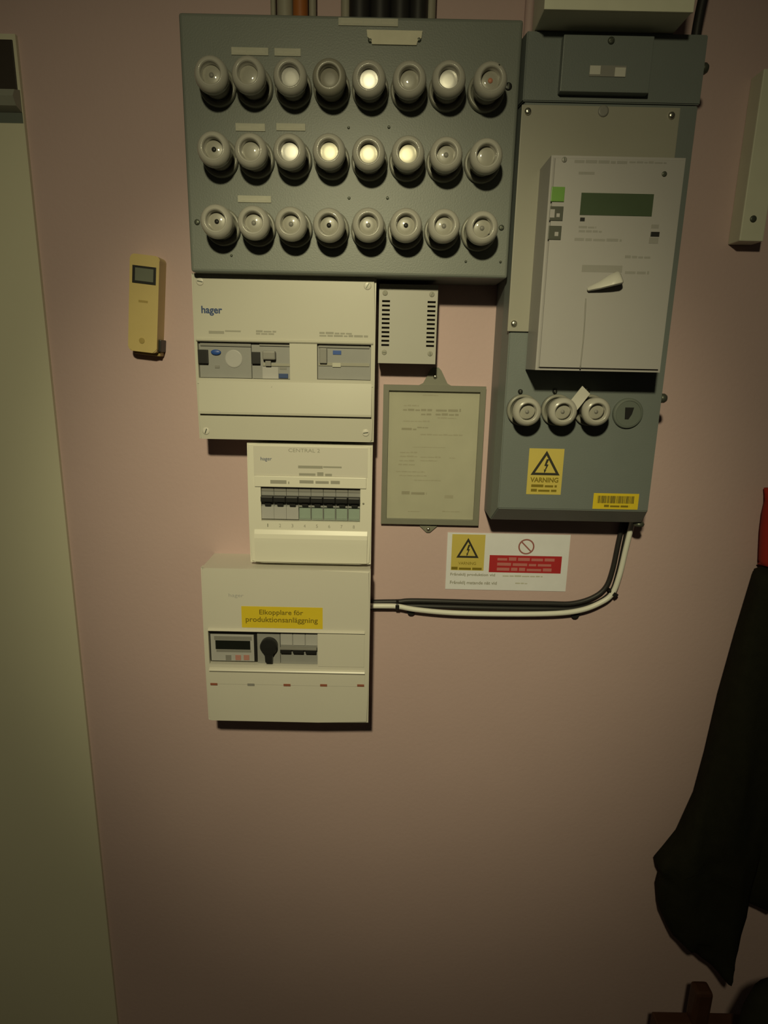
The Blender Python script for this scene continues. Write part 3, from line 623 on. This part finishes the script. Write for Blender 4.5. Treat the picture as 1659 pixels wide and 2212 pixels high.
for i in range(3):
    box('pole_shoulder', (xa+q3*i+0.0006, xa+q3*(i+1)-0.0006, w3[2]+H3*0.58, w3[3]-0.002), d3, d3+0.0015, 'module_light', b3_, bev=0.0004)
    box('lever', (xa+q3*i+0.0008, xa+q3*(i+1)-0.0022, w3[2]+H3*0.385, w3[2]+H3*0.53), d3, d3+0.008, 'black_plastic', b3_, bev=0.001)
box('lever_bar', (xa+0.0006, xb-0.0012, w3[2]+H3*0.50, w3[2]+H3*0.565), d3+0.003, d3+0.009, 'mid_grey', b3_, bev=0.0006)
for px, py, mt in ((462, 1478, 'rust_red'), (542, 1479, 'meter_print'), (620, 1480, 'rust_red'), (699, 1480.5, 'rust_red'), (779, 1481, 'rust_red')):
    box('terminal_mark', prect(px-7.5, py-2.5, px+7.5, py+2, B3+0.0012), B3+0.0010, B3+0.0015, mt, u3); 

# ------------------------------------------------------------------ slotted white box
VD = 0.045
vr = (at(818, 699, VD)[0], at(943.5, 701, VD)[0], at(880, 785.5, VD)[1], at(882, 614.5, VD)[1])
vt = thing('slotted_box', ctr(vr, 0), 'small white slotted box hanging under the fuse panel', 'box')
holes = []
for ly, ry in zip((360,415,475,530,585,640,700,755,810,868,922), (370,428,485,542,600,655,710,768,822,877,932)):
    zc = at(882, 590+(ly+ry)/2/5.925, VD)[1]
    holes.append((at(824.5, 700, VD)[0], at(841.5, 700, VD)[0], zc-0.0014, zc+0.0014)); holes.append((at(922, 700, VD)[0], at(939.5, 700, VD)[0], zc-0.0014, zc+0.0014))
obj('cover', holes_bm(vr, holes, VD-0.006, VD), 'white_box', vt)
box('back_box', (vr[0]+0.0005, vr[1]-0.0005, vr[2]+0.0005, vr[3]-0.0005), 0.0, VD-0.006, 'white_box', vt)
box('slot_shade_sheet', (vr[0]+0.002, vr[1]-0.002, vr[2]+0.02, vr[3]-0.02), VD-0.0065, VD-0.0055, 'dark_brown', vt)  # dark sheet standing in for the shade inside the slots
for px, py in ((832, 633), (933, 636), (830, 761), (929, 764)): screw(px, py, VD, 0.0036, vt, 'soft_print', h=0.0008)

# ------------------------------------------------------------------ framed document
GD = 0.010
fr_ = (at(825.5, 981, GD)[0], at(1042, 985, GD)[0], at(927, 1133.5, GD)[1], at(940, 833, GD)[1])
bw_ = 0.0082; ir = (fr_[0]+bw_, fr_[1]-bw_, fr_[2]+bw_, fr_[3]-bw_)
fdoc = thing('framed_document', ctr(fr_, 0), 'yellowed document in a grey metal frame left of the cabinet', 'document')
obj('frame', holes_bm(fr_, [ir], 0.0, GD), 'frame_grey', fdoc)
pp = box('paper', (ir[0]-0.002, ir[1]+0.002, ir[2]-0.002, ir[3]+0.002), 0.002, 0.004, 'paper', fdoc, label='yellowed sheet with faded print')
def dl(x0, y0, x1, y1): return (800+x0/5.925, 800+y0/5.925, 800+x1/5.925, 800+y1/5.925)
print_lines([dl(420, 490, 800, 520), dl(840, 490, 1160, 530), dl(650, 545, 780, 575), dl(835, 550, 1130, 580), dl(400, 735, 590, 765), dl(600, 725, 740, 740), dl(400, 1545, 720, 1590)], 0.004, 'paper_print', pp, seed=31)
print_lines([dl(430, 440, 620, 460), dl(670, 310, 870, 325), dl(860, 600, 1100, 620), dl(420, 640, 760, 660), dl(640, 815, 1180, 835), dl(540, 980, 960, 990), dl(380, 1040, 600, 1060), dl(380, 1090, 600, 1110), dl(370, 1145, 560, 1165), dl(360, 1195, 570, 1215), dl(640, 1100, 900, 1120), dl(640, 1150, 860, 1165), dl(1010, 1115, 1090, 1130), dl(330, 1290, 700, 1305), dl(370, 1340, 720, 1355), dl(560, 1400, 900, 1415), dl(480, 1800, 640, 1812), dl(920, 1800, 1150, 1815), dl(950, 1590, 1060, 1640)], 0.004, 'paper_faint', pp, name='faint_print', seed=32)
box('glass_pane', (ir[0]-0.0005, ir[1]+0.0005, ir[2]-0.0005, ir[3]+0.0005), 0.006, 0.0075, 'clear_glass', fdoc)
def tab(cx, zbase, half, top_half, h, nm, sign):
    p = [(cx-half, zbase), (cx-half*0.75, zbase+sign*h*0.12), (cx-top_half, zbase+sign*h*0.85), (cx-top_half*0.5, zbase+sign*h), (cx+top_half*0.5, zbase+sign*h), (cx+top_half, zbase+sign*h*0.85), (cx+half*0.75, zbase+sign*h*0.12), (cx+half, zbase)]
    return obj(nm, poly_bm(p, 0.0, 0.004), 'frame_grey', fdoc)
cx_ = at(941, 833, GD)[0]; t1 = tab(cx_, fr_[3], 0.024, 0.008, 0.026, 'hanging_tab', 1); screw(940, 814, 0.004, 0.003, t1)
cx_ = at(926, 1133, GD)[0]; t2 = tab(cx_, fr_[2], 0.021, 0.005, 0.014, 'hanging_tab', -1); screw(925, 1143, 0.004, 0.0032, t2, h=0.003)

# ------------------------------------------------------------------ warning sign on the wall
SD = 0.0012
sg = (at(964.5, 1211, SD)[0], at(1227, 1218, SD)[0], at(1091, 1275, SD)[1], at(1100, 1153, SD)[1])
bm = box_bm(sg, 0.0, SD)
TILT = math.radians(0.4)
sign = tag(obj('warning_sign', bm, 'sticker_white'), 'white warning sign with yellow triangle and red panel on the pink wall', 'sign')
def S(x0, y0, x1, y1): return prect(950+x0/5.53, 1130+y0/5.53, 950+x1/5.53, 1130+y1/5.53, SD)
yq = S(140, 135, 535, 565); box('yellow_field', yq, SD, SD+0.0001, 'yellow', sign)
S2 = SD+0.0001; bw3 = yq[1]-yq[0]; bh3 = yq[3]-yq[2]
tcx = at(1010.5, 1190, SD)[0]; warn_triangle(tcx, at(1011, 1162, SD)[1], at(1010, 1205, SD)[1], 0.0178, S2, sign)
text('VARNING', (tcx-0.014, tcx+0.014, yq[2]+bh3*0.16, yq[2]+bh3*0.24), S2, 'yellow_ink', sign); print_lines([(yq[0]+0.001, yq[2]+0.001, yq[1]-0.002, yq[2]+bh3*0.10)], S2, 'yellow_ink', sign, px=False)
cxr, czr = at(1137, 1181, SD); Ro, Ri = 0.0128, 0.0104; bm = bmesh.new(); n = 40
o = [bm.verts.new((cxr+Ro*math.cos(2*math.pi*i/n), -S2-0.0001, czr+Ro*math.sin(2*math.pi*i/n))) for i in range(n)]; i_ = [bm.verts.new((cxr+Ri*math.cos(2*math.pi*i/n), -S2-0.0001, czr+Ri*math.sin(2*math.pi*i/n))) for i in range(n)]
for j in range(n): bm.faces.new([o[j], o[(j+1) % n], i_[(j+1) % n], i_[j]])
c45 = math.sqrt(.5); hwid = 0.0011
bm.faces.new([bm.verts.new((cxr+u*c45+v*c45, -S2-0.0001, czr-u*c45+v*c45)) for u, v in ((-Ri, -hwid), (Ri, -hwid), (Ri, hwid), (-Ri, hwid))])
obj('prohibition_mark', bm, 'red_line', sign)
rq = S(590, 390, 1452, 595); box('red_field', rq, SD, SD+0.0001, 'red', sign)
rw, rh = rq[1]-rq[0], rq[3]-rq[2]
print_lines([(rq[0]+rw*0.11, rq[2]+rh*0.70, rq[1]-rw*0.10, rq[2]+rh*0.90), (rq[0]+rw*0.11, rq[2]+rh*0.40, rq[1]-rw*0.12, rq[2]+rh*0.60), (rq[0]+rw*0.11, rq[2]+rh*0.11, rq[1]-rw*0.13, rq[2]+rh*0.31)], S2, 'red_print', sign, px=False, seed=41)
text('Frånskilj produktion vid', S(125, 597, 660, 640), S2, 'soft_print', sign, bold=0.02); text('Frånskilj matande nät vid', S(120, 692, 680, 742), S2, 'soft_print', sign, bold=0.02)
print_lines([tuple(v for v in (950+750/5.53, 1130+622/5.53, 950+1230/5.53, 1130+642/5.53)), (950+900/5.53, 1130+710/5.53, 950+1045/5.53, 1130+726/5.53)], S2, 'faint_print', sign, seed=42)

# ------------------------------------------------------------------ hand held thermostat on the wall (tilted)
TD = 0.028
tc_ = at(310, 657, TD); ta = math.radians(5.5)
th = thing('room_thermometer', (tc_[0], 0, tc_[1]-0.064), 'cream yellow room thermometer with small grey display', 'thermometer')
def rotT(bm):
    bmesh.ops.rotate(bm, verts=bm.verts, cent=(tc_[0], 0, tc_[1]), matrix=Matrix.Rotation(ta, 3, 'Y')); return bm
hx2, hz2 = 0.0205, 0.0655
def T(u0, u1, v0, v1): return (tc_[0]+u0, tc_[0]+u1, tc_[1]+v0, tc_[1]+v1)
bm = bmesh.new(); rr_ = 0.006; pts = []
for cxs, czs, a0 in ((hx2-rr_, hz2-rr_, 0), (-hx2+rr_, hz2-rr_, 90), (-hx2+rr_, -hz2+rr_, 180), (hx2-rr_, -hz2+rr_, 270)):
    for q in range(6): a = math.radians(a0+q*18); pts.append((tc_[0]+cxs+rr_*math.cos(a), tc_[1]+czs+rr_*math.sin(a)))
poly_bm(pts, 0.0, TD, bm)
bmesh.ops.bevel(bm, geom=[e for e in bm.edges if all(abs(v.co.y+TD) < 1e-6 for v in e.verts)], offset=0.0012, segments=2, affect='EDGES')
obj('case', rotT(bm), 'ivory', th)
dsp = obj('display_bezel', rotT(box_bm(T(-0.0165, 0.0165, 0.027, 0.0505), TD-0.001, TD+0.0008, 0.0005)), 'black_plastic', th); obj('screen', rotT(box_bm(T(-0.0125, 0.013, 0.0305, 0.0475), TD+0.0008, TD+0.001)), 'lcd_grey', dsp)
obj('faded_print', rotT(box_bm(T(-0.007, 0.006, 0.002, 0.005), TD, TD+0.0002)), 'ivory_dark', th); 
bm = lathe_bm([(0.004, 0), (0.004, 0.0008), (0, 0.001)], (tc_[0]-0.001, -TD, tc_[1]-0.050), 16); obj('button', rotT(bm), 'ivory_dark', th)
obj('black_corner_block', rotT(box_bm(T(hx2-0.001, hx2+0.0035, -0.063, -0.046), 0.0, 0.022, 0.0012)), 'black_plastic', th)  # small black block at the lower right of the case
obj('base_rim', rotT(box_bm(T(-hx2+0.004, hx2+0.001, -hz2-0.004, -hz2+0.002), 0.0, 0.016, 0.0015)), 'ivory_dark', th)

# ------------------------------------------------------------------ cables from the lowest board to the cabinet
def path(pts, d): return spline([(*[at(px, py, dd)[0:1][0] for _ in (0,)], -dd, at(px, py, dd)[1]) for (px, py, dd) in [(p[0], p[1], p[2] if len(p) > 2 else d) for p in pts]], 8)
wp = [(790, 1309), (830, 1309), (860, 1310), (900, 1317), (980, 1324), (1100, 1326.5), (1200, 1325), (1255, 1318), (1295, 1303), (1322, 1283), (1338, 1243), (1352, 1185), (1366, 1128), (1370, 1108)]
tag(obj('cable', tube_bm(path(wp, 0.0165), 0.0042, 12), 'white_cable', smooth=True), 'white cable sagging from the lowest board to the cabinet', 'cable')
bp_ = [(790, 1313), (830, 1312), (862, 1311), (900, 1309), (1060, 1313), (1180, 1315), (1240, 1315), (1290, 1302), (1321, 1278), (1336, 1235), (1349, 1175), (1360, 1122), (1363, 1104)]
tag(obj('cable', tube_bm(path(bp_, 0.006), 0.0040, 12), 'black_rubber', smooth=True), 'lower black cable running with the white cable to the cabinet', 'cable', 'black cables to the cabinet')
bp2 = [(790, 1301), (830, 1300), (862, 1299.5), (900, 1297.5), (1060, 1301.5), (1180, 1303.5), (1236, 1303.5), (1280, 1291), (1308, 1269), (1323, 1231), (1336, 1171), (1347, 1122), (1350, 1104)]
tag(obj('cable', tube_bm(path(bp2, 0.006), 0.0040, 12), 'black_rubber', smooth=True), 'upper black cable running with the white cable to the cabinet', 'cable', 'black cables to the cabinet')
def tie(px, py, rx, ang, label):
    x, z = at(px, py, 0.012); bm = bmesh.new(); n = 20
    a = [[bm.verts.new((x+dx, -0.011-0.0095*math.cos(2*math.pi*i/n), z+rx*math.sin(2*math.pi*i/n))) for i in range(n)] for dx in (-0.002, 0.002)]
    for i in range(n): bm.faces.new([a[0][i], a[0][(i+1) % n], a[1][(i+1) % n], a[1][i]])
    g = bmesh.ops.solidify(bm, geom=list(bm.faces), thickness=0.0008)
    quad_box(bm, x-0.003, x+0.003, -0.022, -0.019, z-0.003, z+0.003)
    bmesh.ops.rotate(bm, verts=bm.verts, cent=(x, -0.011, z), matrix=Matrix.Rotation(math.radians(ang), 3, 'Y'))
    tag(obj('cable_tie', bm, 'black_plastic'), label, 'cable tie', 'cable ties on the cables')
tie(858, 1307, 0.0085, 0, 'black cable tie at the left end of the cable bundle')
tie(1324, 1280, 0.0095, -58, 'black cable tie at the bend of the cable bundle')
def clip(px, py, label):
    x, z = at(px, py, 0.01)
    bm = bmesh.new(); poly_bm([(x-0.009, z+0.006), (x+0.009, z+0.006), (x+0.005, z-0.004), (x+0.002, z-0.006), (x-0.002, z-0.006), (x-0.005, z-0.004)], 0.0, 0.009, bm)
    tag(obj('cable_clip', bm, 'black_plastic'), label, 'cable clip', 'wall clips under the cables')
clip(888, 1322, 'small black wall clip below the left part of the cables'); clip(1243, 1329, 'small black wall clip below the cables before the bend')

# ------------------------------------------------------------------ coat and red cloth at the right edge
def cloth(name, rows, material, parent, seed, d0=0.003, thick=0.09, n=20, fold=0.010):
    rd = random.Random(seed); ph = [rd.uniform(0, 6.3) for _ in range(4)]; bm = bmesh.new(); R = []
    Zs = [r[2] for r in rows]
    fine = []
    for i in range(len(rows)-1):
        for s in range(4):
            t = s/4; fine.append(tuple(rows[i][q]*(1-t)+rows[i+1][q]*t for q in range(3)))
    fine.append(rows[-1])
    for j, (xl, xr, z) in enumerate(fine):
        e = min(1.0, (j+0.6)/2.5, (len(fine)-j-0.4)/2.5); ring = []
        for k_ in range(n):
            a = 2*math.pi*k_/n; u = math.cos(a); v = math.sin(a)
            u = math.copysign(abs(u)**0.8, u); x = (xl+xr)/2 + u*(xr-xl)/2
            dep = d0 + thick*e*(0.5+0.5*math.copysign(abs(v)**0.6, v))
            if v > 0: dep += fold*(math.sin(x*95+z*9+ph[0])+0.6*math.sin(x*170-z*14+ph[1]))*v*e
            ring.append(bm.verts.new((x, -max(0.001, dep), z)))
        R.append(ring)
    for a, b in zip(R, R[1:]):
        for k_ in range(n): bm.faces.new([a[k_], a[(k_+1) % n], b[(k_+1) % n], b[k_]])
    bm.faces.new(R[0]); bm.faces.new(R[-1][::-1])
    return obj(name, bm, material, parent, smooth=True)
KD = 0.06
def cr(xl, xr, y): return (at(xl, y, KD)[0], at(xr, y, KD)[0], at((xl+min(xr, 1659))/2, y, KD)[1])
coat = thing('coat', (at(1700, 1900, KD)[0], 0, at(1570, 2106, KD)[1]), 'dark olive black coat hanging at the right edge', 'coat')
cloth('sleeve', [cr(1690, 1800, 1238), cr(1656, 1800, 1250), cr(1616, 1760, 1380), cr(1576, 1720, 1520), cr(1545, 1690, 1650), cr(1520, 1665, 1740), cr(1478, 1650, 1830), cr(1428, 1640, 1888), cr(1440, 1633, 1912), cr(1431, 1627, 1945), cr(1434, 1620, 1985), cr(1452, 1608, 2025), cr(1496, 1600, 2058), cr(1540, 1590, 2088), cr(1562, 1582, 2106)], 'coat_cloth', coat, 1, thick=0.075)
cloth('body', [cr(1700, 1960, 1240), cr(1690, 1980, 1300), cr(1670, 2000, 1500), cr(1650, 2010, 1700), cr(1625, 2010, 1850), cr(1612, 2010, 1940), cr(1625, 2005, 1972), cr(1660, 2000, 1985)], 'coat_cloth', coat, 2, thick=0.05)
KD = 0.03
rg = cloth('red_garment', [cr(1668, 1800, 1060), cr(1656, 1800, 1110), cr(1651, 1800, 1150), cr(1649, 1800, 1190), cr(1648, 1800, 1215), cr(1652, 1800, 1228)], 'red_cloth', None, 5, thick=0.045, fold=0.003)
tag(rg, 'sliver of red cloth above the dark coat at the right edge', 'cloth')

# ------------------------------------------------------------------ wooden rack and black bag at the lower right
WD = 0.10
zr = at(1530, 2214, WD)[1]; xr0 = at(1420, 2200, WD)[0]
rack = thing('wooden_rack', (xr0+0.25, -0.06, 0.0), 'low reddish brown wooden rack in the dark lower right corner', 'rack')
def wb(name, x0, x1, d0, d1, z0, z1, bev=0.003): return box(name, (x0, x1, z0, z1), d0, d1, 'red_wood', rack, bev=bev)
wb('rail', xr0, xr0+0.55, 0.078, WD, zr-0.035, zr); wb('rail', xr0, xr0+0.55, 0.042, 0.060, zr-0.150, zr-0.115)
px0 = at(1501, 2170, WD)[0]; px1 = at(1538, 2170, WD)[0]; zp = at(1520, 2146, WD)[1]
wb('post', px0, px1, 0.076, WD+0.002, zr-0.002, zp, 0.006)
wb('leg', xr0+0.01, xr0+0.04, 0.078, WD, 0.0, zr-0.034); wb('leg', xr0+0.50, xr0+0.53, 0.078, WD, 0.0, zr-0.034); wb('leg', xr0+0.01, xr0+0.04, 0.042, 0.060, 0.0, zr-0.149); wb('leg', xr0+0.50, xr0+0.53, 0.042, 0.060, 0.0, zr-0.149)
wb('side_bar', xr0+0.012, xr0+0.038, 0.060, 0.078, zr-0.15, zr-0.12); wb('side_bar', xr0+0.502, xr0+0.528, 0.060, 0.078, zr-0.15, zr-0.12)
GDp = 0.17
gx0, gz1 = at(1584, 2170, GDp)[0], at(1640, 2097, GDp)[1]
bag = thing('bag', (gx0+0.09, -0.2, 0.0), 'black rounded bag standing in the lower right corner', 'bag')
bm = bmesh.new(); n = 24; R = []
prof = [(0.80, 0.0), (0.95, 0.02), (1.0, 0.10), (1.0, 0.24), (0.97, gz1-0.07), (0.86, gz1-0.03), (0.66, gz1-0.010), (0.36, gz1-0.001), (0.0, gz1)]
for s, z in prof:
    R.append([bm.verts.new((gx0+0.09+0.09*s*math.copysign(abs(math.cos(2*math.pi*i/n))**0.75, math.cos(2*math.pi*i/n)), -0.2+0.055*s*math.sin(2*math.pi*i/n), z)) for i in range(n)] if s else [bm.verts.new((gx0+0.09, -0.2, z))])
for a, b in zip(R, R[1:]):
    for i in range(n):
        if len(b) == 1: bm.faces.new([a[i], a[(i+1) % n], b[0]])
        else: bm.faces.new([a[i], a[(i+1) % n], b[(i+1) % n], b[i]])
bm.faces.new(R[0][::-1]); obj('body', bm, 'coat_cloth', bag, smooth=True)
obj('strap', tube_bm(spline([(gx0+0.012, -0.262, gz1-0.04), (gx0+0.002, -0.264, gz1-0.10), (gx0+0.012, -0.262, gz1-0.17)]), 0.006, 10), 'dark_brown', bag, smooth=True)
